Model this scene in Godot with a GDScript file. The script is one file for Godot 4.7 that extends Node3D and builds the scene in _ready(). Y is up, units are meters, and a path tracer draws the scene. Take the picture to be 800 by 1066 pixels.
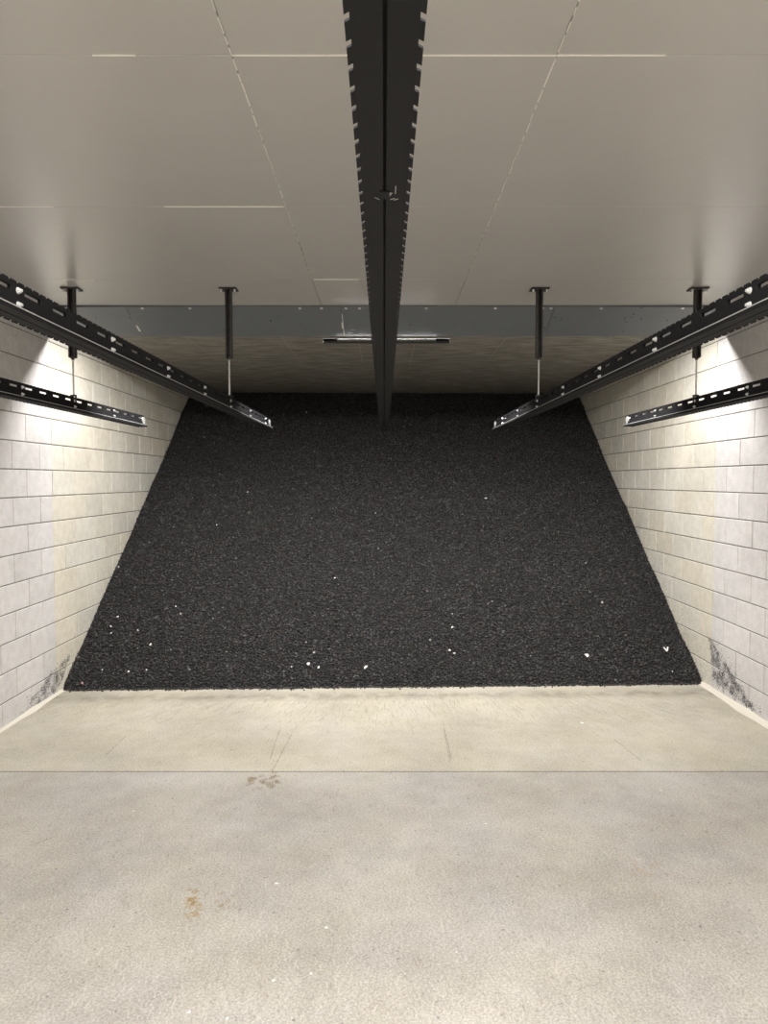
extends Node3D
# Indoor shooting range: block walls, painted steel ceiling, hung slotted rails, rubber granule backstop.
# Layout numbers: X to the right, Y above the lens (lens is EYE above the floor), Z down range; P() turns them into Godot space.

const EYE := 1.72
const FOCAL := 739.0
const PITCH := 0.04463
const XL := -2.64
const XR := 2.70
const CEIL := 1.28          # painted steel ceiling
const CONC := 1.205         # concrete slab over the backstop
const BACK := 10.3
const FRONT := -2.6
const RAIL_Y := 0.462
const RAIL_H := 0.098
const PITCH_T := 0.0434     # tooth pitch of the rails
const BOLT0 := 2.03

var rng := RandomNumberGenerator.new()
var M := {}
var taken := {}
var berm_noise := FastNoiseLite.new()

# ------------------------------------------------------------------ helpers
func P(x: float, y: float, z: float) -> Vector3:
	return Vector3(x, y + EYE, -z)

func ray(px: float, py: float) -> Vector3:   # direction (X, Y, Z) of a pixel
	var a := (px - 400.0) / FOCAL
	var b := (533.0 - py) / FOCAL
	return Vector3(a, b * cos(PITCH) - sin(PITCH), cos(PITCH) + b * sin(PITCH))

func on_x(px: float, py: float, x: float) -> Vector3:
	var d := ray(px, py)
	return d * (x / d.x)

func on_y(px: float, py: float, y: float) -> Vector3:
	var d := ray(px, py)
	return d * (y / d.y)

func stool() -> SurfaceTool:
	var st := SurfaceTool.new()
	st.begin(Mesh.PRIMITIVE_TRIANGLES)
	return st

func tri(st: SurfaceTool, a: Vector3, b: Vector3, c: Vector3, hint: Vector3) -> void:
	var n := (c - a).cross(b - a)
	if n.length_squared() < 1e-16: return
	n = n.normalized()
	if n.dot(hint) < 0.0:
		var t := b; b = c; c = t
		n = -n
	st.set_normal(n); st.add_vertex(a)
	st.set_normal(n); st.add_vertex(b)
	st.set_normal(n); st.add_vertex(c)

func quad(st: SurfaceTool, a: Vector3, b: Vector3, c: Vector3, d: Vector3, hint: Vector3) -> void:
	tri(st, a, b, c, hint)
	tri(st, a, c, d, hint)

func cbox(st: SurfaceTool, c: Vector3, s: Vector3, e := 0.004, basis := Basis()) -> void:   # a box with chamfered edges
	var h := s * 0.5
	e = min(e, min(h.x, min(h.y, h.z)) * 0.45)
	var ax := [Vector3.RIGHT, Vector3.UP, Vector3.BACK]
	for i in 3:
		var j := (i + 1) % 3
		var k := (i + 2) % 3
		for q in [-1.0, 1.0]:
			var n: Vector3 = ax[i] * q
			var o: Vector3 = n * h[i]
			var u: Vector3 = ax[j] * (h[j] - e)
			var v: Vector3 = ax[k] * (h[k] - e)
			quad(st, c + basis * (o - u - v), c + basis * (o + u - v), c + basis * (o + u + v), c + basis * (o - u + v), basis * n)
			for r in [-1.0, 1.0]:   # edge between face i and face j
				var n2: Vector3 = ax[j] * r
				var p1: Vector3 = n * h[i] + n2 * (h[j] - e)
				var p2: Vector3 = n * (h[i] - e) + n2 * h[j]
				quad(st, c + basis * (p1 - v), c + basis * (p1 + v), c + basis * (p2 + v), c + basis * (p2 - v), basis * (n + n2))
				if i == 0:
					for w in [-1.0, 1.0]:
						var n3: Vector3 = ax[2] * w
						tri(st, c + basis * (n * h.x + n2 * (h.y - e) + n3 * (h.z - e)), c + basis * (n * (h.x - e) + n2 * h.y + n3 * (h.z - e)), c + basis * (n * (h.x - e) + n2 * (h.y - e) + n3 * h.z), basis * (n + n2 + n3))

func tube(st: SurfaceTool, a: Vector3, b: Vector3, r: float, sides := 10, r2 := -1.0) -> void:
	if r2 < 0.0: r2 = r
	var d := (b - a).normalized()
	var u := d.cross(Vector3.UP if abs(d.y) < 0.9 else Vector3.RIGHT).normalized()
	var v := d.cross(u)
	for i in sides:
		var t0 := TAU * i / sides
		var t1 := TAU * (i + 1) / sides
		var e0 := u * cos(t0) + v * sin(t0)
		var e1 := u * cos(t1) + v * sin(t1)
		quad(st, a + e0 * r, a + e1 * r, b + e1 * r2, b + e0 * r2, e0 + e1)
		tri(st, a, a + e0 * r, a + e1 * r, -d)
		tri(st, b, b + e0 * r2, b + e1 * r2, d)

# a flat plate cut out of cells: s runs along the rail (-Z), t across; map(s, t, w) gives the point
func plate(st: SurfaceTool, sb: PackedFloat32Array, tb: PackedFloat32Array, on: Callable, map: Callable, w0: float, w1: float) -> void:
	var ns := sb.size() - 1
	var nt := tb.size() - 1
	var es: Vector3 = (map.call(1.0, 0.0, 0.0) - map.call(0.0, 0.0, 0.0)).normalized()
	var et: Vector3 = (map.call(0.0, 1.0, 0.0) - map.call(0.0, 0.0, 0.0)).normalized()
	var ew: Vector3 = (map.call(0.0, 0.0, 1.0) - map.call(0.0, 0.0, 0.0)).normalized()
	for i in ns:
		for j in nt:
			if not on.call(i, j): continue
			var s0 := sb[i]; var s1 := sb[i + 1]; var t0 := tb[j]; var t1 := tb[j + 1]
			quad(st, map.call(s0, t0, w0), map.call(s1, t0, w0), map.call(s1, t1, w0), map.call(s0, t1, w0), -ew)
			quad(st, map.call(s0, t0, w1), map.call(s1, t0, w1), map.call(s1, t1, w1), map.call(s0, t1, w1), ew)
			if i == 0 or not on.call(i - 1, j):
				quad(st, map.call(s0, t0, w0), map.call(s0, t1, w0), map.call(s0, t1, w1), map.call(s0, t0, w1), -es)
			if i == ns - 1 or not on.call(i + 1, j):
				quad(st, map.call(s1, t0, w0), map.call(s1, t1, w0), map.call(s1, t1, w1), map.call(s1, t0, w1), es)
			if j == 0 or not on.call(i, j - 1):
				quad(st, map.call(s0, t0, w0), map.call(s1, t0, w0), map.call(s1, t0, w1), map.call(s0, t0, w1), -et)
			if j == nt - 1 or not on.call(i, j + 1):
				quad(st, map.call(s0, t1, w0), map.call(s1, t1, w0), map.call(s1, t1, w1), map.call(s0, t1, w1), et)

func inst(mesh: Mesh, called: String, mat: Material, parent: Node3D) -> MeshInstance3D:
	var o := MeshInstance3D.new()
	o.mesh = mesh
	o.material_override = mat
	o.name = called
	o.cast_shadow = GeometryInstance3D.SHADOW_CASTING_SETTING_ON
	parent.add_child(o, true)
	return o

func part(st: SurfaceTool, called: String, mat: Material, parent: Node3D) -> MeshInstance3D:
	st.index()
	return inst(st.commit(), called, mat, parent)

func numbered(called: String) -> String:
	if not taken.has(called):
		taken[called] = 0
		return called
	taken[called] += 1
	return "%s_%03d" % [called, taken[called]]

func thing(called: String, at: Vector3, label: String, category: String, group := "") -> Node3D:
	var o := Node3D.new()
	o.name = numbered(called)
	add_child(o)
	o.position = at
	o.set_meta("label", label)
	o.set_meta("category", category)
	if group: o.set_meta("group", group)
	return o

func setting(called: String, label: String, category: String) -> Node3D:
	var o := thing(called, Vector3.ZERO, label, category)
	o.set_meta("kind", "structure")
	return o

func lin(r: float, g: float, b: float) -> Color:   # linear base colour -> sRGB
	return Color(r, g, b).linear_to_srgb()

func mat(c: Color, rough := 0.6, metal := 0.0, spec := 0.5) -> StandardMaterial3D:
	var m := StandardMaterial3D.new()
	m.albedo_color = c
	m.roughness = rough
	m.metallic = metal
	m.metallic_specular = spec
	return m

func noise(s: int, freq: float, oct := 4) -> FastNoiseLite:
	var n := FastNoiseLite.new()
	n.seed = s
	n.noise_type = FastNoiseLite.TYPE_SIMPLEX_SMOOTH
	n.frequency = freq
	n.fractal_octaves = oct
	return n

func noise_tex(s: int, freq: float, lo: Color, hi: Color, size := 512, oct := 5) -> ImageTexture:
	var im := noise(s, freq, oct).get_seamless_image(size, size, false, false, 0.1, true)
	im.convert(Image.FORMAT_L8)
	var d := im.get_data()
	var out := PackedByteArray()
	out.resize(d.size() * 3)
	for i in d.size():
		var c := lo.lerp(hi, d[i] / 255.0)
		out[i * 3] = int(c.r * 255.0 + 0.5)
		out[i * 3 + 1] = int(c.g * 255.0 + 0.5)
		out[i * 3 + 2] = int(c.b * 255.0 + 0.5)
	return ImageTexture.create_from_image(Image.create_from_data(size, size, false, Image.FORMAT_RGB8, out))

func grey_bytes(s: int, freq: float, w: int, h: int, oct := 4) -> PackedByteArray:
	var n := noise(s, freq, oct)
	var im := n.get_image(w, h, false, false, true)
	im.convert(Image.FORMAT_L8)
	return im.get_data()

func hash01(a: int, b: int) -> float:
	var v := sin(a * 127.1 + b * 311.7) * 43758.5453
	return v - floor(v)

# ------------------------------------------------------------------ scene
func _ready() -> void:
	rng.seed = 7
	view_and_light()
	materials()
	build_floor()
	build_wall("wall_left", XL, -1.0)
	build_wall("wall_right", XR, 1.0)
	build_ceiling()
	build_end_walls()
	build_baffle()
	build_berm()
	build_rails()
	build_hangers()
	build_cross_bar()
	build_lamps()
	build_debris()

func view_and_light() -> void:
	var cam := Camera3D.new()
	cam.name = "camera"
	cam.fov = rad_to_deg(2.0 * atan(533.0 / FOCAL))
	cam.position = Vector3(0, EYE, 0)
	cam.rotation = Vector3(-PITCH, 0, 0)
	cam.near = 0.02
	cam.current = true
	add_child(cam)
	var we := WorldEnvironment.new()
	we.name = "environment"
	var e := Environment.new()
	e.background_mode = Environment.BG_COLOR
	e.background_color = Color(0, 0, 0)
	e.tonemap_mode = Environment.TONE_MAPPER_LINEAR
	e.tonemap_exposure = 1.0
	e.sdfgi_enabled = true
	e.ssao_enabled = true
	e.ssil_enabled = true
	we.environment = e
	add_child(we)

const LAMP_REAR := 4.7
const LAMP_NEAR := 9.8

func materials() -> void:
	M.black = mat(lin(0.013, 0.013, 0.0145), 0.7, 0.0, 0.28)
	M.zinc = mat(lin(0.80, 0.80, 0.78), 0.3, 0.25)
	M.bare = mat(lin(0.40, 0.395, 0.385), 0.5, 0.0)  # pale tone for the light caught along the rail lips
	M.rod = mat(lin(0.50, 0.50, 0.48), 0.4, 0.3)
	M.bar_strip = mat(lin(0.13, 0.13, 0.127), 0.7)
	M.clamp = mat(lin(0.012, 0.012, 0.012), 0.9, 0.0, 0.2)
	M.scratch = mat(lin(0.33, 0.32, 0.31), 0.5)
	M.rust_black = mat(Color.WHITE, 0.55)
	M.rust_black.albedo_texture = noise_tex(31, 0.02, lin(0.02, 0.02, 0.021), lin(0.06, 0.052, 0.047), 256)
	M.rust_black.uv1_triplanar = true
	M.rust_black.uv1_scale = Vector3(4, 4, 4)
	M.ceiling = mat(Color.WHITE, 0.31)
	M.ceiling.albedo_texture = noise_tex(11, 0.006, lin(0.437, 0.424, 0.41), lin(0.453, 0.441, 0.427), 512)
	M.ceiling.uv1_triplanar = true
	M.ceiling.uv1_world_triplanar = true
	M.ceiling.uv1_scale = Vector3(0.6, 0.6, 0.6)
	M.ceiling.roughness_texture = noise_tex(12, 0.03, Color(0.93, 0.93, 0.93), Color(1, 1, 1), 512)
	M.seam_glint = mat(lin(0.78, 0.76, 0.70), 0.5)  # pale tone painting the glints on ceiling seams and a baffle weld
	M.seam_dark = mat(lin(0.2, 0.19, 0.18), 0.7)
	M.baffle = mat(Color.WHITE, 0.4)
	M.baffle.albedo_texture = noise_tex(13, 0.01, lin(0.13, 0.142, 0.156), lin(0.155, 0.168, 0.183), 512)
	M.baffle.uv1_triplanar = true
	M.baffle.uv1_world_triplanar = true
	M.mark = mat(lin(0.03, 0.03, 0.03), 0.6)
	M.mortar = mat(lin(0.20, 0.19, 0.175), 0.95)
	M.cove = mat(lin(0.66, 0.62, 0.53), 0.85)
	M.slab_dark = mat(lin(0.08, 0.075, 0.07), 0.95)
	M.concrete = mat(Color.WHITE, 0.9)
	var cs := noise_tex(21, 0.012, lin(0.13, 0.118, 0.10), lin(0.33, 0.31, 0.275), 1024)
	M.concrete.albedo_texture = cs
	M.concrete.uv1_triplanar = true
	M.concrete.uv1_world_triplanar = true
	M.concrete.uv1_scale = Vector3(0.22, 0.8, 0.9)
	M.form_line = mat(lin(0.29, 0.27, 0.24), 0.9)
	M.rubber = mat(Color.WHITE, 0.6, 0.0, 0.4)
	M.rubber.vertex_color_use_as_albedo = true
	M.core = mat(lin(0.012, 0.012, 0.012), 0.95)
	M.paper = mat(lin(0.78, 0.77, 0.74), 0.7)
	M.pink = mat(lin(0.62, 0.30, 0.34), 0.7)
	M.brass = mat(lin(0.55, 0.42, 0.16), 0.45, 0.4)
	M.housing = mat(lin(0.6, 0.6, 0.6), 0.5)
	M.glow = mat(Color.WHITE, 0.6)
	M.glow.emission_enabled = true
	M.glow.emission = Color(1, 0.97, 0.92)
	M.glow.emission_energy_multiplier = 2.0

# ------------------------------------------------------------------ floor
const FX0 := -2.75
const FX1 := 2.80
const FZ0 := 0.6
const FZ1 := 6.2
const SEAM := 4.127

func floor_texture() -> ImageTexture:
	var w := 1480
	var h := 1500
	var coarse := grey_bytes(41, 0.0035, w, h, 4)
	var mid := grey_bytes(42, 0.02, w, h, 4)
	var fine := grey_bytes(43, 0.35, w, h, 2)
	var pit := grey_bytes(44, 0.11, w, h, 2)
	var dust := grey_bytes(45, 0.006, w, h, 5)
	var out := PackedByteArray()
	out.resize(w * h * 3)
	var i := 0
	var dz := (FZ1 - FZ0) / h
	for y in h:
		var z := FZ0 + (y + 0.5) * dz
		var rear := z > SEAM
		for x in w:
			var k := (coarse[i] - 127) * 0.075 + (mid[i] - 127) * 0.045 + (fine[i] - 127) * 0.22
			var p := pit[i]
			if p < 52: k -= (52 - p) * 1.1
			var d := dust[i] / 255.0
			var r: float; var g: float; var b: float
			if rear:
				var off := 5.755 + (float(x) / w) * 0.185 - z      # swept grime left in front of the pile
				var gr := clampf(1.0 - abs(off - 0.24) / 0.15, 0.0, 1.0) * clampf((mid[i] + fine[i] - 200) / 110.0, 0.0, 1.0) * 0.5
				r = 179.0 + k - gr * 84.0; g = 173.0 + k - gr * 83.0; b = 162.0 + k - d * 7.0 - gr * 80.0
			else:
				r = 170.0 + k; g = 166.0 + k - d * 1.0; b = 161.5 + k - d * 7.0
			var o := i * 3
			out[o] = int(clampf(r, 0, 255)); out[o + 1] = int(clampf(g, 0, 255)); out[o + 2] = int(clampf(b, 0, 255))
			i += 1
	var im := Image.create_from_data(w, h, false, Image.FORMAT_RGB8, out)
	# dirt marks and scuffs where the photograph shows them
	var stain := func(px: float, py: float, n: int, spx: float, spy: float, c: Color, size: int) -> void:
		for q in n:
			var v := on_y(px + rng.randfn(0, spx), py + rng.randfn(0, spy), -EYE)
			var ix := int((v.x - FX0) / (FX1 - FX0) * w)
			var iy := int((v.z - FZ0) / dz)
			for a in size * size * 3:
				var jx := ix + rng.randi_range(-size, size)
				var jy := iy + rng.randi_range(-size, size)
				if jx >= 0 and jx < w and jy >= 0 and jy < h:
					im.set_pixel(jx, jy, im.get_pixel(jx, jy).lerp(c, rng.randf_range(0.2, 0.6)))
	stain.call(261, 814, 9, 3.0, 4.0, Color8(112, 96, 66), 4)
	stain.call(275, 813, 10, 3.0, 4.0, Color8(104, 90, 64), 4)
	stain.call(286, 813, 12, 3.0, 4.0, Color8(104, 90, 64), 4)
	stain.call(201, 940, 22, 4.5, 7.0, Color8(140, 112, 60), 3)
	stain.call(215, 938, 12, 9.0, 5.0, Color8(140, 122, 86), 2)
	stain.call(237, 938, 10, 5.0, 4.0, Color8(140, 128, 96), 2)
	stain.call(672, 910, 14, 16.0, 9.0, Color8(160, 140, 105), 3)
	var scuff := func(x0: float, y0: float, x1: float, y1: float, c: Color) -> void:
		var a := on_y(x0, y0, -EYE)
		var b := on_y(x1, y1, -EYE)
		var n := int((b - a).length() / 0.002)
		for q in n:
			var v := a.lerp(b, float(q) / n)
			var ix := int((v.x - FX0) / (FX1 - FX0) * w) + (rng.randi() % 2)
			var iy := int((v.z - FZ0) / dz)
			if rng.randf() < 0.6 and ix >= 0 and ix < w and iy >= 0 and iy < h:
				im.set_pixel(ix, iy, im.get_pixel(ix, iy).lerp(c, 0.55))
	var dk := Color8(96, 90, 80)
	scuff.call(462, 758, 469, 795, dk)
	scuff.call(464, 764, 470, 790, dk)
	scuff.call(303, 765, 283, 803, dk)
	scuff.call(291, 760, 281, 790, dk)
	scuff.call(131, 766, 110, 786, dk)
	scuff.call(33, 880, 53, 872, dk)
	scuff.call(640, 770, 668, 792, dk)
	for q in 5000:   # short random dashes, mostly down range, standing in for camera noise and grain
		var px := rng.randf_range(0, 800)
		var py := rng.randf_range(722, 1066)
		var v := on_y(px, py, -EYE)
		var ang := rng.randfn(0.0, 0.3) + PI / 2
		var ln := rng.randf_range(0.008, 0.05)
		var c := Color8(140, 134, 126) if rng.randf() < 0.7 else Color8(212, 209, 200)
		for t in int(ln / 0.0035):
			var ix := int((v.x + cos(ang) * t * 0.0035 - FX0) / (FX1 - FX0) * w)
			var iy := int((v.z + sin(ang) * t * 0.0035 - FZ0) / dz)
			if ix >= 0 and ix < w and iy >= 0 and iy < h:
				im.set_pixel(ix, iy, im.get_pixel(ix, iy).lerp(c, 0.3))
	for q in 1500:   # sweeping scratches in front of the pile
		var v := on_y(rng.randf_range(30, 770), 722 + abs(rng.randfn(14, 12)), -EYE)
		var ang := PI / 2 + v.x * 0.25 + rng.randfn(0.0, 0.15)
		var c := Color8(120, 112, 98) if rng.randf() < 0.75 else Color8(206, 198, 180)
		for t in int(rng.randf_range(0.02, 0.14) / 0.0035):
			var ix := int((v.x + cos(ang) * t * 0.0035 - FX0) / (FX1 - FX0) * w)
			var iy := int((v.z + sin(ang) * t * 0.0035 - FZ0) / dz)
			if ix >= 0 and ix < w and iy >= 0 and iy < h:
				im.set_pixel(ix, iy, im.get_pixel(ix, iy).lerp(c, 0.35))
	# rubber dust and crumbs swept from the toe, grainy
	for q in 9000:
		var px := rng.randf_range(70, 735)
		var off: float = abs(rng.randfn(0, 20.0))
		var v := on_y(px, 716 + off, -EYE)
		var ix := int((v.x - FX0) / (FX1 - FX0) * w)
		var iy := int((v.z - FZ0) / dz)
		if ix >= 0 and ix < w and iy >= 0 and iy < h:
			im.set_pixel(ix, iy, im.get_pixel(ix, iy).lerp(Color8(112, 98, 76), rng.randf_range(0.1, 0.5)))
	return ImageTexture.create_from_image(im)

func build_floor() -> void:
	M.floor = mat(Color.WHITE, 0.78, 0.0, 0.35)
	M.floor.albedo_texture = floor_texture()
	var f := setting("floor", "bare grey concrete floor with one straight joint across it", "floor")
	var slab := func(called: String, z0: float, z1: float) -> void:
		var st := stool()
		var cx := (FX0 + FX1) / 2
		cbox(st, P(cx, -EYE - 0.1, (z0 + z1) / 2), Vector3(FX1 - FX0, 0.2, z1 - z0), 0.003)
		var mdt := MeshDataTool.new()
		st.index()
		mdt.create_from_surface(st.commit(), 0)
		for i in mdt.get_vertex_count():
			var v := mdt.get_vertex(i)
			mdt.set_vertex_uv(i, Vector2((v.x - FX0) / (FX1 - FX0), (-v.z - FZ0) / (FZ1 - FZ0)))
		var am := ArrayMesh.new()
		mdt.commit_to_surface(am)
		inst(am, called, M.floor, f)
	slab.call("front_slab", FRONT - 0.2, SEAM - 0.006)
	slab.call("rear_slab", SEAM + 0.006, 10.5)
	var st2 := stool()
	cbox(st2, P(0.02, -EYE - 0.1, SEAM), Vector3(5.4, 0.195, 0.0118), 0.001)
	part(st2, "joint_filler", M.slab_dark, f)

# ------------------------------------------------------------------ walls
const WZ0 := 2.2
const WLEN := 8.2
const WTALL := 3.1
const COURSE := 0.2032
const BLOCK := 0.4064

func seg_dist(p: Vector2, a: Vector2, b: Vector2) -> float:
	return p.distance_to(Geometry2D.get_closest_point_to_segment(p, a, b))

func wall_texture(x: float, side: float, base: float, paint_z: float) -> ImageTexture:
	var w := 1640
	var h := 620
	var s := 100 if side < 0 else 200
	var coarse := grey_bytes(s + 1, 0.006, w, h, 4)
	var mid := grey_bytes(s + 2, 0.05, w, h, 3)
	var fine := grey_bytes(s + 3, 0.45, w, h, 2)
	var speck := grey_bytes(s + 4, 0.33, w, h, 3)
	var out := PackedByteArray()
	out.resize(w * h * 3)
	# outlines of the old rubber smear on the paint, from the photograph
	var tri_a: Array[Vector2] = []
	var pts := [[739, 664], [742, 708], [789, 743]] if side > 0 else [[73, 682], [62, 716], [22, 746], [50, 704]]
	for q in pts:
		var v := on_x(q[0], q[1], x)
		tri_a.append(Vector2(v.z, v.y + EYE))
	var poly := PackedVector2Array(tri_a)
	var i := 0
	for yy in h:
		var y := (yy + 0.5) / h * WTALL
		var course := int(floor((y - base) / COURSE))
		for xx in w:
			var z := WZ0 + (xx + 0.5) / w * WLEN
			var bi := int(floor((z + 2.7 - (0.229 if side < 0 else 0.169) - (0.5 * BLOCK if course % 2 else 0.0)) / BLOCK))
			var tone := (hash01(course + s, bi) - 0.5) * 9.0
			var k := tone + (coarse[i] - 127) * 0.05 + (mid[i] - 127) * 0.06 + (fine[i] - 127) * 0.11
			if speck[i] < 52: k -= (52 - speck[i]) * 1.6   # pores of the blocks
			var edge := paint_z + (mid[i] - 127) * 0.0001
			var r: float; var g: float; var b: float
			if z < edge:
				r = 207.0 + k; g = 204.0 + k; b = 202.5 + k
			else:
				var t2 := (hash01(course * 3 + s, bi + 9) - 0.5) * 8.0
				r = 211.0 + k + t2 * 0.4; g = 206.0 + k; b = 193.0 + k - t2 * 0.7
			# specks and smears of black rubber dust near the toe of the pile
			var dirt := 0.0
			if y < 1.3 and z > 4.6 and z < 7.6:
				var p2 := Vector2(z, y)
				var d := 0.0
				if not Geometry2D.is_point_in_polygon(p2, poly):
					d = 9.0
					for e in poly.size():
						d = min(d, seg_dist(p2, poly[e], poly[(e + 1) % poly.size()]))
				var sp := speck[i] / 255.0
				var dens := 0.62 if d == 0.0 else 0.45 * exp(-d * 9.0)
				dens += (mid[i] - 127) * 0.0022
				if sp < dens: dirt = clampf((dens - sp) * 3.2, 0.0, 1.0) * (0.85 if side > 0 else 0.7)
			if z > 5.6:   # dust line above the rubber slope
				var up := y - 0.725 * (z - 5.85)
				if up > -0.1 and up < 0.5 and speck[i] < 84 - up * 120.0:
					dirt = max(dirt, 0.35)
			r = lerpf(r, 44.0, dirt); g = lerpf(g, 43.0, dirt); b = lerpf(b, 44.0, dirt)
			var o := i * 3
			out[o] = int(clampf(r, 0, 255)); out[o + 1] = int(clampf(g, 0, 255)); out[o + 2] = int(clampf(b, 0, 255))
			i += 1
	return ImageTexture.create_from_image(Image.create_from_data(w, h, false, Image.FORMAT_RGB8, out))

func block_face(st: SurfaceTool, x: float, side: float, y0: float, y1: float, z0: float, z1: float, proud: float, tilt: float) -> void:
	# chamfered face of one block; its back is buried in the mortar bed
	var c := 0.0035
	var n := Vector3(-side, 0, 0)
	var at := func(y: float, z: float, d: float, u: float) -> Vector3: return Vector3(x - side * (d + u), y, -z)
	var f := [at.call(y0 + c, z0 + c, proud, -tilt), at.call(y0 + c, z1 - c, proud, tilt), at.call(y1 - c, z1 - c, proud, tilt), at.call(y1 - c, z0 + c, proud, -tilt)]
	var m := [at.call(y0, z0, proud - c, -tilt), at.call(y0, z1, proud - c, tilt), at.call(y1, z1, proud - c, tilt), at.call(y1, z0, proud - c, -tilt)]
	var g := [at.call(y0, z0, -0.02, 0.0), at.call(y0, z1, -0.02, 0.0), at.call(y1, z1, -0.02, 0.0), at.call(y1, z0, -0.02, 0.0)]
	var dirs := [Vector3(0, -1, 0), Vector3(0, 0, -1), Vector3(0, 1, 0), Vector3(0, 0, 1)]
	var uv := func(v: Vector3) -> Vector2: return Vector2((-v.z - WZ0) / WLEN, v.y / WTALL)
	var face := func(a: Vector3, b: Vector3, c2: Vector3, d: Vector3, hint: Vector3) -> void:
		var nn := (c2 - a).cross(b - a).normalized()
		var order := [a, b, c2, a, c2, d]
		if nn.dot(hint) < 0.0:
			nn = -nn
			order = [a, c2, b, a, d, c2]
		for v in order:
			st.set_normal(nn)
			st.set_uv(uv.call(v))
			st.add_vertex(v)
	face.call(f[0], f[1], f[2], f[3], n)
	for e in 4:
		var e2 := (e + 1) % 4
		face.call(f[e], f[e2], m[e2], m[e], n + dirs[e])
		face.call(m[e], m[e2], g[e2], g[e], dirs[e])

func build_wall(called: String, x: float, side: float) -> void:
	var base := -0.03 if side < 0 else 0.0
	var paint_z := 5.645 if side < 0 else 5.785
	var m := mat(Color.WHITE, 0.8, 0.0, 0.35)
	m.albedo_texture = wall_texture(x, side, base, paint_z)
	var wnode := setting(called, "painted concrete block wall with a black rubber smear on white paint" if side > 0 else "painted concrete block wall with faint grey scuffs low beside the rubber slope", "wall")
	var st := stool()
	cbox(st, Vector3(x + side * 0.106, 1.6, -(FRONT + BACK) / 2), Vector3(0.2, 3.6, BACK - FRONT + 0.6), 0.001)
	part(st, "mortar_bed", M.mortar, wnode)
	var far := stool()
	var phase := 0.229 if side < 0 else 0.169
	for c in 16:
		var y0 := base + c * COURSE
		var y1 := y0 + COURSE
		if y0 > CEIL + EYE + 0.13: break
		var z := FRONT - 0.1 + phase + (BLOCK * 0.5 if c % 2 else 0.0) - BLOCK
		while z < BACK:
			var z1 := z + BLOCK
			var gh := 0.0036
			var gv := 0.0030
			var a := z + gv; var b := z1 - gv
			var lo := y0 + gh; var hi: float = y1 - gh
			var keep := b > FRONT and hi > 0.01
			if z > 6.3 and y1 < 0.725 * (z - 5.85) - 0.15: keep = false   # buried behind the rubber
			if keep:
				var proud := rng.randf_range(-0.0012, 0.0012)
				var tilt := rng.randf_range(-0.0006, 0.0006)
				if z > 2.7:
					var bs := stool()
					block_face(bs, x, side, lo, hi, a, b, proud, tilt)
					part(bs, "block", m, wnode)
				else:
					block_face(far, x, side, lo, hi, a, b, proud, tilt)
			z += BLOCK
	var fo := part(far, "block_field", m, wnode)
	fo.set_meta("kind", "stuff")
	# pale mortar cove along the foot of the wall
	var cv := setting("baseboard_left" if side < 0 else "baseboard_right", "pale mortar cove along the foot of the %s" % ("scuffed wall" if side < 0 else "wall with the black smear"), "trim")
	var cs := stool()
	var za := FRONT
	var zb := 6.1
	var n := 40
	var prev: Array = []
	for i in n + 1:
		var z := lerpf(za, zb, float(i) / n)
		var r := (0.035 if side < 0 else 0.055) + 0.016 * sin(i * 1.7) * sin(i * 0.63 + 1.0)
		var row := [Vector3(x + side * 0.01, r * 0.55, -z), Vector3(x - side * r * 0.3, r * 0.2, -z), Vector3(x - side * r, -0.002, -z)]
		if prev:
			for j in 2:
				quad(cs, prev[j], row[j], row[j + 1], prev[j + 1], Vector3(-side, 1, 0))
		prev = row
	part(cs, "cove", M.cove, cv)

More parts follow.
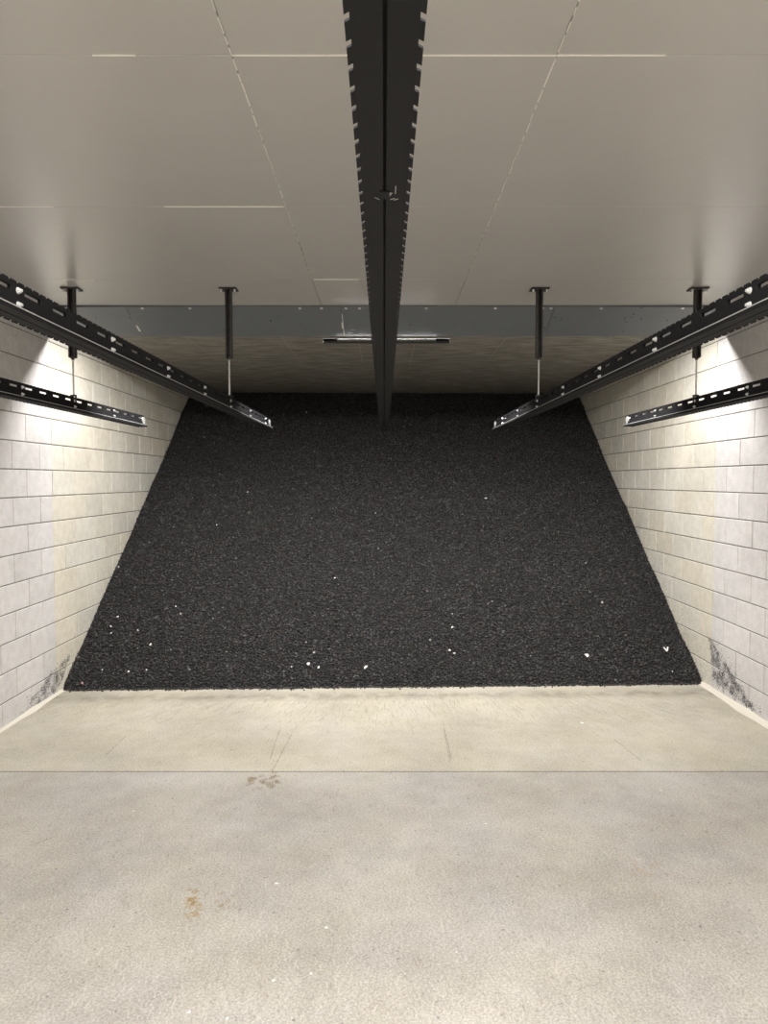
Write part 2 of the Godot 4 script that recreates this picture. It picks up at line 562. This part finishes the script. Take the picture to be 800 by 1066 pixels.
# ------------------------------------------------------------------ ceiling
func build_ceiling() -> void:
	var c := setting("ceiling", "satin warm grey steel ceiling with pale panel seams", "ceiling")
	var st := stool()
	cbox(st, P(0.03, CEIL + 0.165, (FRONT - 0.3 + 5.255) / 2), Vector3(5.7, 0.3, 5.255 - FRONT + 0.3), 0.001)
	part(st, "deck", M.seam_dark, c)
	var xs := [XL - 0.02, -0.459, 0.522, XR + 0.02]
	var zs := [FRONT - 0.05, -1.40, -0.20, 1.0, 2.20, 3.385, 4.592, 5.26]
	for i in 3:
		for j in 7:
			var s := stool()
			var x0: float = xs[i]; var x1: float = xs[i + 1]; var z0: float = zs[j]; var z1: float = zs[j + 1]
			var g := 0.0012
			cbox(s, P((x0 + x1) / 2, CEIL + 0.006 + rng.randf_range(0, 0.0015), (z0 + z1) / 2), Vector3(x1 - x0 - 2 * g, 0.012, z1 - z0 - 2 * g), 0.0018)
			part(s, "panel", M.ceiling, c)
	# edge glints put in as pale strips, dashed like weld stitches along the long seams
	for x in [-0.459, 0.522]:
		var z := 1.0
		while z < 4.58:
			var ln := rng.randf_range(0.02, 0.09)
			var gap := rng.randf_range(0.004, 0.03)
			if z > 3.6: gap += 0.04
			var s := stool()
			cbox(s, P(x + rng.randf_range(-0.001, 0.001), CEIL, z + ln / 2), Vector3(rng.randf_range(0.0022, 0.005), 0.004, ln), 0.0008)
			part(s, "glint_bead", M.seam_glint, c)
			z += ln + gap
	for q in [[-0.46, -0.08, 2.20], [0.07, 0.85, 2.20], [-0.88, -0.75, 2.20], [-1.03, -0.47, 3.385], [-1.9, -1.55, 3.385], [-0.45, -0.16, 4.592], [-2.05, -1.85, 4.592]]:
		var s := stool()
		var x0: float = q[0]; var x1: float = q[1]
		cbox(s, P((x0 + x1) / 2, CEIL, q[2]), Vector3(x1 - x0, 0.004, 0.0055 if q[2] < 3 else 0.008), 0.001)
		part(s, "glint_bead", M.seam_glint, c)
	# closed pocket behind the baffle, where the lamps sit
	var pk := setting("trim_1", "dark steel pocket above the baffle", "trim")
	var p1 := stool()
	cbox(p1, P(0.03, CEIL + 0.19, 5.62), Vector3(5.7, 0.3, 0.70), 0.001)
	part(p1, "pocket_lid", M.seam_dark, pk)
	# concrete slab over the pile
	var k := setting("ceiling_001", "rough brown grey concrete slab above the rubber slope", "ceiling")
	var ks := stool()
	cbox(ks, P(0.03, CONC + 0.2, (5.98 + 10.6) / 2), Vector3(5.7, 0.4, 10.6 - 5.98), 0.004)
	part(ks, "slab", M.concrete, k)
	for x in [-1.98, -1.67, -1.38, -0.86, -0.22, 0.27, 1.04, 1.5, 1.92]:
		var fs := stool()
		var ln := 0.5 + 1.6 * hash01(int(x * 100), 3)
		cbox(fs, P(x, CONC, 6.02 + ln / 2), Vector3(0.010, 0.004, ln), 0.0015)
		part(fs, "form_ridge", M.form_line, k)

func build_end_walls() -> void:
	var b := setting("wall_back", "concrete wall behind the rubber slope", "wall")
	var st := stool()
	cbox(st, P(0.03, 0.0, BACK + 0.1), Vector3(5.9, 3.6, 0.2), 0.001)
	part(st, "panel", M.concrete, b)
	var f := setting("wall_front", "plain wall behind the viewer", "wall")
	var s2 := stool()
	cbox(s2, P(0.03, 0.0, FRONT - 0.1), Vector3(5.9, 3.6, 0.2), 0.001)
	part(s2, "panel", mat(lin(0.5, 0.48, 0.45), 0.8), f)

# ------------------------------------------------------------------ baffle
const BA := Vector2(5.268, 1.276)   # (Z, Y) of the upper edge
const BB := Vector2(5.655, 1.135)   # lower edge

func baffle_point(x: float, t: float, out := 0.0) -> Vector3:   # t from the upper to the lower edge, out towards the viewer
	var q := BA.lerp(BB, t)
	var d := (BB - BA).normalized()
	return P(x, q.y + d.x * -out, q.x + d.y * out)

func build_baffle() -> void:
	var b := thing("steel_baffle", P(0.03, CEIL, 5.3), "blue grey steel baffle plate sloping down from the ceiling edge", "baffle")
	var o := b.position
	var d := (baffle_point(0, 1) - baffle_point(0, 0))
	var n := (baffle_point(0, 0, 0.01) - baffle_point(0, 0)).normalized()
	var basis := Basis(Vector3.RIGHT, -d.normalized(), n)
	if basis.determinant() < 0: basis = Basis(Vector3.RIGHT, -d.normalized(), -n)
	var xs := [XL + 0.005, -1.90, -0.318, 1.26, XR - 0.005]
	for i in 4:
		var x0: float = xs[i]; var x1: float = xs[i + 1]
		var st := stool()
		cbox(st, baffle_point((x0 + x1) / 2, 0.5, -0.006) - o, Vector3(x1 - x0 - 0.003, d.length(), 0.012), 0.002, basis)
		part(st, "plate", M.baffle, b)
	# backing strip so that the joints stay closed to the lamps behind
	var bk := stool()
	cbox(bk, baffle_point(0.03, 0.5, -0.018) - o, Vector3(5.32, d.length() - 0.02, 0.01), 0.002, basis)
	part(bk, "backing_plate", M.mark, b)
	# flat lip under the ceiling edge
	var lp := stool()
	cbox(lp, P(0.03, CEIL + 0.012, 5.272) - o, Vector3(5.32, 0.05, 0.008), 0.002)
	part(lp, "lip", M.baffle, b)
	for x in [-1.78, -1.43, -0.62, -0.46, -0.28, -0.18, 0.31, 0.82, 1.17, 1.23, 1.6, 2.2]:
		var s := stool()
		tube(s, baffle_point(x, 0.05, 0.0) - o, baffle_point(x, 0.05, 0.008) - o, 0.011, 6)
		part(s, "bolt", M.zinc, b)
	for q in [[-1.9, 0.72], [-0.318, 0.62]]:   # glints put in as pale metal on two of the welded joints
		var s := stool()
		cbox(s, baffle_point(q[0], q[1], 0.002) - o, Vector3(0.014, 0.08, 0.006), 0.003, basis)
		part(s, "weld_glint", M.zinc, b)
		var s2 := stool()
		cbox(s2, baffle_point(q[0] + 0.004, 0.6, 0.0) - o, Vector3(0.006, d.length() * 0.7, 0.004), 0.001, basis)
		part(s2, "weld_seam", M.seam_glint if q[0] > -1 else M.scratch, b)
	for q in [[668, 320.5], [651, 331], [660, 327], [668, 331.5], [652, 335], [658, 330], [578, 330.5], [585, 332.5], [567, 341], [649, 345], [290, 329], [282, 334], [427, 338], [135, 331], [100, 331], [695, 333]]:
		var dir := ray(q[0], q[1])
		var t := 0.0
		var best := 9.0
		for a in 41:
			var z := lerpf(BA.x, BB.x, a / 40.0)
			var e: float = abs(dir.y / dir.z * z - lerpf(BA.y, BB.y, a / 40.0))
			if e < best: best = e; t = a / 40.0
		var zz := lerpf(BA.x, BB.x, t)
		var s := stool()
		var r := rng.randf_range(0.005, 0.009)
		tube(s, baffle_point(dir.x / dir.z * zz, t, -0.002) - o, baffle_point(dir.x / dir.z * zz, t, 0.0012) - o, r, 7)
		part(s, "dent_mark", M.mark, b)

# ------------------------------------------------------------------ rubber pile
func toe(x: float) -> float:
	return lerpf(5.755, 5.935, (x - XL) / (XR - XL)) + 0.02 * berm_noise.get_noise_2d(x * 60.0, 5.0)

func berm_h(x: float, z: float) -> float:
	var d := z - toe(x)
	if d < 0.0: return 0.0
	var h := 0.725 * d + 0.03 * (1.0 - exp(-d * 40.0)) - 0.035 * sin(clampf(d / 4.0, 0, 1) * PI)
	h += 0.03 * berm_noise.get_noise_2d(x * 25.0, z * 25.0) * clampf(d * 3.0, 0.0, 1.0)
	return min(h, CONC + EYE - 0.012)

func chunk_mesh(s: int) -> ArrayMesh:
	var r := RandomNumberGenerator.new()
	r.seed = s
	var v: Array[Vector3] = []
	for z in [-1.0, 1.0]:
		for k in 5:
			var a: float = TAU * k / 5.0 + z * 0.3 + r.randf_range(-0.25, 0.25)
			var q := r.randf_range(0.65, 1.1)
			v.append(Vector3(cos(a) * q, sin(a) * q, z * r.randf_range(0.45, 0.8)))
	var st := stool()
	for k in 5:
		var k2 := (k + 1) % 5
		quad(st, v[k], v[k2], v[k2 + 5], v[k + 5], (v[k] + v[k2 + 5]) * Vector3(1, 1, 0))
	for k in range(1, 4):
		tri(st, v[0], v[k], v[k + 1], Vector3.FORWARD)
		tri(st, v[5], v[5 + k], v[6 + k], Vector3.BACK)
	st.index()
	return st.commit()

func build_berm() -> void:
	berm_noise.seed = 3
	berm_noise.frequency = 0.05
	berm_noise.fractal_octaves = 3
	var b := thing("rubber_pile", P(0.03, -EYE, 6.0), "steep sloping pile of black rubber granules filling the end of the room", "pile")
	var o := b.position
	var st := stool()
	var nx := 90
	var nz := 80
	var grid: Array = []
	for i in nx + 1:
		var row := PackedVector3Array()
		var x := lerpf(XL + 0.002, XR - 0.002, float(i) / nx)
		for j in nz + 1:
			var z := lerpf(toe(x), BACK - 0.01, pow(float(j) / nz, 1.15))
			row.append(Vector3(x, max(berm_h(x, z) - 0.009, 0.002), -z) - o)
		grid.append(row)
	for i in nx:
		for j in nz:
			quad(st, grid[i][j], grid[i + 1][j], grid[i + 1][j + 1], grid[i][j + 1], Vector3.UP + Vector3.BACK)
	part(st, "core", M.core, b)
	# the granules themselves
	var r := RandomNumberGenerator.new()
	r.seed = 99
	var xf := [[], []]
	var col := [[], []]
	var step := 0.0148
	var slope := sqrt(1.0 + 0.725 * 0.725)
	var zi := -0.02
	while zi < 4.25:
		var xi := XL + 0.006
		while xi < XR - 0.004:
			var x := clampf(xi + r.randf_range(-0.5, 0.5) * step, XL + 0.006, XR - 0.006)
			var z := toe(x) + zi + r.randf_range(-0.5, 0.5) * step / slope
			var size := r.randf_range(0.0058, 0.0105)
			if r.randf() < 0.04: size *= 1.45
			var y := berm_h(x, z) + r.randf_range(-0.008, 0.005)
			if y < size * 0.55: y = size * 0.55
			if z < BACK - 0.02 and y < CONC + EYE - 0.004:
				put_chunk(r, xf, col, Vector3(x, y, -z), size)
			xi += step
		zi += step / slope
	for q in 420:   # strays on the floor in front of the toe
		var x := r.randf_range(XL + 0.04, XR - 0.04)
		var z: float = toe(x) - abs(r.randfn(0, 0.022)) - 0.01
		var size := r.randf_range(0.004, 0.008)
		put_chunk(r, xf, col, Vector3(x, size * 0.6, -z), size)
	for k in 2:
		var mm := MultiMesh.new()
		mm.transform_format = MultiMesh.TRANSFORM_3D
		mm.use_colors = true
		mm.mesh = chunk_mesh(50 + k)
		mm.instance_count = xf[k].size()
		for i in xf[k].size():
			var t: Transform3D = xf[k][i]
			t.origin -= o
			mm.set_instance_transform(i, t)
			mm.set_instance_color(i, col[k][i])
		var mi := MultiMeshInstance3D.new()
		mi.name = "granules" if k == 0 else "granules_001"
		mi.multimesh = mm
		mi.material_override = M.rubber
		mi.set_meta("kind", "stuff")
		b.add_child(mi, true)

func put_chunk(r: RandomNumberGenerator, xf: Array, col: Array, at: Vector3, size: float) -> void:
	var k := r.randi() % 2
	var bs := Basis.from_euler(Vector3(r.randf() * TAU, r.randf() * TAU, r.randf() * TAU)).scaled(Vector3(size * r.randf_range(0.8, 1.3), size * r.randf_range(0.6, 1.0), size * r.randf_range(0.8, 1.3)))
	xf[k].append(Transform3D(bs, at))
	var g := 0.040 * exp(r.randfn(0.0, 0.45))
	var tint := r.randf()
	var c := Color(g, g * 0.985, g * 0.99)
	if tint < 0.10: c = Color(g * 1.25, g * 0.95, g * 0.92)
	if tint > 0.996: c = Color(g * 3.0, g * 3.0, g * 2.9)
	col[k].append(c)

# ------------------------------------------------------------------ rails
func rail(x: float, z1: float, label: String, group: String) -> void:
	var z0 := -1.0
	var r := thing("target_rail", P(x, RAIL_Y, 0), label, "rail", group)
	var n0 := int(ceil((z0 - BOLT0) / PITCH_T))
	var n1 := int(floor((z1 - BOLT0) / PITCH_T))
	# break points along the rail: gap, then tooth, in every pitch
	var sb := PackedFloat32Array()
	var idx := PackedInt32Array()
	for n in range(n0, n1):
		var s := BOLT0 + n * PITCH_T
		sb.append(s - 0.006); idx.append(n * 2)          # notch
		sb.append(s + 0.006); idx.append(n * 2 + 1)      # tooth
	sb.append(BOLT0 + n1 * PITCH_T - 0.006)
	for side in [-1.0, 1.0]:
		# upright web: teeth on top, long slots below them
		var tb := PackedFloat32Array([0.0015, 0.066, 0.080, 0.0915, RAIL_H])
		var web := stool()
		plate(web, sb, tb, func(i: int, j: int) -> bool:
			if i < 0 or j < 0: return false
			var n := idx[i]
			var ph := posmod(n, 8)      # one slot for every four teeth
			if j == 3: return n % 2 != 0
			if j == 1: return ph == 0 or ph == 1 or ph == 7
			return true,
			func(s: float, t: float, w: float) -> Vector3: return Vector3(side * w, t, -s), 0.0030, 0.0056)
		var wm := part(web, "web", M.black, r)
		var fb := PackedFloat32Array([0.0024, 0.0355, 0.041])
		var fl := stool()
		plate(fl, sb, fb, func(i: int, j: int) -> bool:
			if j == 1: return idx[i] % 2 != 0
			return true,
			func(s: float, t: float, w: float) -> Vector3: return Vector3(side * t, w - maxf(0.0, t - 0.0355) * 0.5 * (1.0 if t < 0.1 else 0.0), -s), 0.0, 0.0026)
		part(fl, "flange", M.black, r)
		var lp := stool()
		cbox(lp, Vector3(side * 0.0340, 0.0075, -(sb[0] + sb[sb.size() - 1]) / 2), Vector3(0.0022, 0.0104, sb[sb.size() - 1] - sb[0] - 0.002), 0.0004)
		part(lp, "upturned_lip", M.black, r)
		var le := stool()  # light catching the lip, put in as a pale strip
		cbox(le, Vector3(side * 0.0342, 0.0145, -(sb[0] + sb[sb.size() - 1]) / 2), Vector3(0.0026, 0.0036, sb[sb.size() - 1] - sb[0] - 0.002), 0.0006)
		part(le, "edge_glint", M.bare, r)
		for k in range(-3, 7):
			var z := BOLT0 + k * PITCH_T * 16.0
			if z > z1 - 0.05: break
			for y in [0.033, 0.073]:
				var bs := stool()
				var xx: float = side * 0.0056
				tube(bs, Vector3(xx, y, -z), Vector3(xx + side * 0.0015, y, -z), 0.0100, 12)
				tube(bs, Vector3(xx + side * 0.0015, y, -z), Vector3(xx + side * 0.0075, y, -z), 0.0078, 6)
				tube(bs, Vector3(xx + side * 0.0075, y, -z), Vector3(xx + side * 0.0125, y, -z), 0.0045, 8)
				part(bs, "bolt", M.zinc, wm)
	var fs := stool()  # dark strip added to keep the slot black against the lit ceiling
	cbox(fs, Vector3(0, 0.042, -(sb[0] + sb[sb.size() - 1]) / 2), Vector3(0.0060, 0.012, sb[sb.size() - 1] - sb[0]), 0.0005)
	part(fs, "added_slot_filler", M.mark, r)
	var es := stool()
	tube(es, Vector3(-0.013, 0.055, -(z1 - 0.035)), Vector3(0.013, 0.055, -(z1 - 0.035)), 0.030, 16)
	part(es, "end_wheel", M.rod, r)
	if abs(x) < 0.1:   # scraped paint where two lengths meet
		var zs := 1.17
		var sp := stool()
		cbox(sp, Vector3(0, -0.001, -zs), Vector3(0.016, 0.003, 0.03), 0.0008)
		part(sp, "splice_clip", M.black, r)
		for q in [[0.006, 0.005, 0.006, 0.025, 0.3], [0.013, 0.018, 0.0022, 0.009, 0.9], [0.019, 0.020, 0.0018, 0.009, 0.9], [0.0175, -0.018, 0.0014, 0.030, 0.0], [-0.0125, 0.016, 0.001, 0.012, -0.7]]:
			var ss := stool()
			cbox(ss, Vector3(q[0], -0.0002, -(zs + q[1])), Vector3(q[2], 0.0008, q[3]), 0.0001, Basis(Vector3.UP, q[4]))
			part(ss, "scratch", M.scratch, r)

func build_rails() -> void:
	rail(0.001, 6.72, "long black slotted steel rail under the middle of the ceiling", "")
	rail(-1.04, 6.46, "long black slotted rail halfway from middle rail to the wall beside the pink scrap", "rails hung halfway to the walls")
	rail(1.04, 6.65, "long black slotted rail halfway from middle rail to the wall beside the V-shaped scrap", "rails hung halfway to the walls")
	rail(-2.09, 6.20, "black slotted steel rail hung close along the wall beside the pink scrap", "rails hung beside the walls")
	rail(2.10, 6.16, "black slotted steel rail hung close along the wall beside the V-shaped scrap", "rails hung beside the walls")

func hanger(x: float, z: float, label: String, group: String) -> void:
	var h := thing("ceiling_hanger", P(x, CEIL, z), label, "hanger", group)
	var st := stool()
	cbox(st, Vector3(0, -0.005, 0), Vector3(0.118, 0.009, 0.09), 0.002)
	var cp := part(st, "ceiling_plate", M.rust_black, h)
	for q in [-0.045, 0.045]:
		var s := stool()
		tube(s, Vector3(q, -0.009, 0.02), Vector3(q, -0.026, 0.02), 0.007, 6)
		part(s, "plate_bolt", M.zinc, cp)
	# strut channel with its open side to the left of the lane
	var bot := -0.458
	var prof := [Vector2(-0.021, -0.021), Vector2(0.021, -0.021), Vector2(0.021, 0.021), Vector2(0.012, 0.021), Vector2(0.012, 0.0185), Vector2(0.0185, 0.0185), Vector2(0.0185, -0.0185), Vector2(-0.0185, -0.0185), Vector2(-0.0185, 0.0185), Vector2(-0.012, 0.0185), Vector2(-0.012, 0.021), Vector2(-0.021, 0.021)]
	var ps := stool()
	var tris := Geometry2D.triangulate_polygon(PackedVector2Array(prof))
	for i in prof.size():
		var a: Vector2 = prof[i]
		var b: Vector2 = prof[(i + 1) % prof.size()]
		var e := b - a
		quad(ps, Vector3(a.x, -0.009, a.y), Vector3(b.x, -0.009, b.y), Vector3(b.x, bot, b.y), Vector3(a.x, bot, a.y), Vector3(e.y, 0, -e.x))
	for i in range(0, tris.size(), 3):
		var a: Vector2 = prof[tris[i]]; var b: Vector2 = prof[tris[i + 1]]; var c: Vector2 = prof[tris[i + 2]]
		tri(ps, Vector3(a.x, bot, a.y), Vector3(b.x, bot, b.y), Vector3(c.x, bot, c.y), Vector3.DOWN)
	var pm := part(ps, "strut_post", M.rust_black, h)
	var nut := stool()
	tube(nut, Vector3(0, bot - 0.004, 0), Vector3(0, bot + 0.012, 0), 0.0185, 4)
	tube(nut, Vector3(0, bot - 0.014, 0), Vector3(0, bot - 0.003, 0), 0.010, 6)
	part(nut, "nut", M.rust_black, pm)
	var low := RAIL_Y + RAIL_H - CEIL + 0.012
	var rd := stool()
	tube(rd, Vector3(0, bot - 0.004, 0), Vector3(0, low - 0.004, 0), 0.0055, 10)
	part(rd, "threaded_rod", M.rod, h)
	var yk := stool()
	cbox(yk, Vector3(0, low - 0.003, 0), Vector3(0.030, 0.012, 0.022), 0.002)
	cbox(yk, Vector3(-0.0165, low - 0.022, 0), Vector3(0.003, 0.05, 0.022), 0.001)
	cbox(yk, Vector3(0.0165, low - 0.022, 0), Vector3(0.003, 0.05, 0.022), 0.001)
	part(yk, "yoke", M.rust_black, h)

func build_hangers() -> void:
	var z := BOLT0 + 4 * PITCH_T * 16.0
	hanger(0.001, z, "black strut hanger dropping to the middle rail", "")
	hanger(-1.04, z, "black strut hanger of the rail halfway to the wall beside the pink scrap", "hangers of the halfway rails")
	hanger(1.04, z, "black strut hanger of the rail halfway to the wall beside the V-shaped scrap", "hangers of the halfway rails")
	hanger(-2.09, z, "black strut hanger of the rail along the wall beside the pink scrap", "hangers of the wall rails")
	hanger(2.10, z, "black strut hanger of the rail along the wall beside the V-shaped scrap", "hangers of the wall rails")

func build_cross_bar() -> void:
	var b := thing("cross_bar", P(0.02, 1.1, 5.676), "thin dark cross bar with pale top strip under the grey baffle", "bar")
	var st := stool()
	cbox(st, Vector3(0, -0.009, 0), Vector3(1.0, 0.013, 0.03), 0.002)
	part(st, "bar", M.mark, b)
	var s2 := stool()
	cbox(s2, Vector3(0, 0.007, 0.004), Vector3(0.80, 0.018, 0.024), 0.002)
	part(s2, "strip", M.bar_strip, b)
	for x in [-0.445, 0.445]:
		var s3 := stool()
		cbox(s3, Vector3(x, 0.008, 0), Vector3(0.11, 0.026, 0.036), 0.004)
		part(s3, "end_clamp", M.clamp, b)

# ------------------------------------------------------------------ lamps
func lamp(x: float, y: float, z: float, ln: float, energy: float, label: String, group: String) -> void:
	var l := thing("linear_light", P(x, y, z), label, "light", group)
	var st := stool()
	cbox(st, Vector3(0, 0.022, 0), Vector3(ln + 0.02, 0.036, 0.07), 0.004)
	part(st, "housing", M.housing, l)
	var s2 := stool()
	cbox(s2, Vector3(0, 0.001, 0), Vector3(ln, 0.006, 0.056), 0.002)
	part(s2, "diffuser", M.glow, l)
	var a := AreaLight3D.new()
	a.name = "glow"
	a.area_size = Vector2(ln, 0.055)
	a.area_normalize_energy = true
	a.light_energy = energy
	a.light_color = Color(1, 0.99, 0.98)
	a.shadow_enabled = true
	a.area_range = 20.0
	a.rotation = Vector3(-PI / 2, 0, 0)
	a.position = Vector3(0, -0.004, 0)
	l.add_child(a)

func build_lamps() -> void:
	for x in [-1.65, -0.535, 0.595, 1.71]:
		lamp(x, 1.236, 5.735, 1.06, LAMP_REAR, "slim linear ceiling light tucked behind the grey baffle", "lights behind the baffle")
	for x in [-1.94, -0.63, 0.69, 2.0]:
		lamp(x, CEIL - 0.042, 0.2, 1.22, LAMP_NEAR, "slim linear light on the ceiling above the viewer", "lights above the viewer")

# ------------------------------------------------------------------ small things
func scrap_mesh(s: int, w: float, l: float, t: float) -> ArrayMesh:   # a torn, folded bit
	var r := RandomNumberGenerator.new()
	r.seed = s
	var st := stool()
	var n := 7
	var up: Array[Vector3] = []
	var dn: Array[Vector3] = []
	for k in n:
		var a := TAU * k / n
		var q := r.randf_range(0.35, 1.0)
		var p := Vector3(cos(a) * w * 0.5 * q, r.randf_range(0.0, t), sin(a) * l * 0.5 * q)
		up.append(p + Vector3(0, t * 0.35, 0))
		dn.append(p)
	var cu := Vector3(r.randf_range(-0.1, 0.1) * w, t * 1.3, r.randf_range(-0.1, 0.1) * l)
	for k in n:
		var k2 := (k + 1) % n
		tri(st, cu, up[k], up[k2], Vector3.UP)
		tri(st, Vector3(0, 0, 0), dn[k], dn[k2], Vector3.DOWN)
		quad(st, up[k], up[k2], dn[k2], dn[k], up[k] + up[k2] - Vector3(0, up[k].y + up[k2].y, 0))
	st.index()
	return st.commit()

func on_berm(px: float, py: float) -> Vector3:
	var d := ray(px, py)
	var t := 4.5
	while t < 10.0:
		var v := d * t
		if v.y + EYE < berm_h(v.x, v.z): return v
		t += 0.004
	return d * 6.0

func scrap(px: float, py: float, w: float, l: float, on_pile: bool, label: String, group: String, m: Material, called := "paper_scrap") -> void:
	var v := on_berm(px, py) if on_pile else on_y(px, py, -EYE)
	var o := MeshInstance3D.new()
	o.name = numbered(called)
	o.mesh = scrap_mesh(int(px * 7 + py), w, l, 0.012 if on_pile else 0.003)
	o.material_override = m
	add_child(o)
	if on_pile:
		var slope := Basis(Vector3.RIGHT, 0.62)
		o.transform = Transform3D(slope * Basis(Vector3.UP, rng.randf() * TAU), P(v.x, v.y, v.z) + slope * Vector3(0, 0.004, 0))
	else:
		o.transform = Transform3D(Basis(Vector3.UP, rng.randf() * TAU), P(v.x, v.y, v.z))
	o.set_meta("label", label)
	o.set_meta("category", "scrap")
	if group: o.set_meta("group", group)

func build_debris() -> void:
	var lab := "small white scrap lying on the black rubber granules"
	var grp := "white scraps on the rubber"
	for q in [[123, 643, 3.5], [116, 653, 2.5], [116, 660, 3], [144, 657, 3], [157, 672, 3.5], [134, 700, 4], [107, 698.5, 3], [153, 698, 2.5], [124, 591, 3], [183, 632, 3], [304, 695, 3], [321, 692, 5], [332, 696, 4.5], [327, 680, 3.5], [319, 669.5, 2.5], [381, 695.5, 5.5], [471, 654, 4.5], [448, 667, 3], [468, 678, 3.5], [473, 681, 4], [349, 602.5, 3.5], [506, 519.5, 4], [610, 587, 3], [627, 628, 3], [226, 547, 2.5], [471, 640, 2], [258, 513, 2], [391, 535, 2], [319, 430, 2], [700, 700, 2]]:
		var v := on_berm(q[0], q[1])
		var s: float = q[2] * v.z / FOCAL
		var l2 := lab
		var g2 := grp
		if q[0] < 190 and q[1] > 580:
			l2 = "small white scrap on the rubber slope near the pinkish scrap"; g2 = "scraps near the pinkish scrap"
		elif q[0] > 300 and q[0] < 335 and q[1] > 660:
			l2 = "small white scrap in the tight cluster by the toe of the rubber"; g2 = "cluster of scraps by the toe"
		elif q[0] == 381:
			l2 = "lone white scrap by the toe, next to the tight cluster of scraps"; g2 = ""
		elif q[0] > 440 and q[0] < 480 and q[1] > 630:
			l2 = "small white scrap in the loose group low on the slope beyond the lone one"; g2 = "loose group of scraps low on the slope"
		elif q[0] > 600:
			l2 = "small white scrap on the rubber around the biggest scrap"; g2 = "scraps around the biggest scrap"
		elif q[0] == 506:
			l2 = "white scrap alone high on the bare upper rubber slope"; g2 = ""
		scrap(q[0], q[1], s, s * 0.75, true, l2, g2, M.paper)
	scrap(611.5, 683, 0.075, 0.06, true, "biggest white scrap on the lower rubber slope", "", M.paper)
	scrap(86, 712, 0.04, 0.03, true, "pinkish scrap at the toe of the rubber beside the wall", "", M.pink)
	# V-shaped scrap
	var v := on_berm(694.5, 679)
	var o := thing("paper_scrap", P(v.x, v.y, v.z), "white V-shaped torn scrap near the rubber edge", "scrap")
	var st := stool()
	var sl := Basis(Vector3.RIGHT, 0.62)
	for a in [[-0.42, 0.055], [0.30, 0.05]]:
		var bs := sl * Basis(Vector3.UP, a[0])
		cbox(st, sl * Vector3(0, 0.012, 0) + bs * Vector3(0, 0, -a[1] * 0.5), Vector3(0.012, 0.004, a[1]), 0.001, bs)
	part(st, "strip", M.paper, o)
	# crumbs on the floor
	for q in [[285, 1021, 4], [324, 1014, 4], [340, 966, 4], [197, 1054, 4], [237, 1061, 4], [506, 858, 4], [139, 845, 3], [606, 753, 5], [475, 992, 3], [288, 920, 5], [230, 843, 3], [688, 823, 3]]:
		var w := on_y(q[0], q[1], -EYE)
		var s: float = q[2] * w.z / FOCAL
		scrap(q[0], q[1], s, s * 1.3, false, "tiny white crumb on the bare concrete floor", "white crumbs on the floor", M.paper, "floor_crumb")
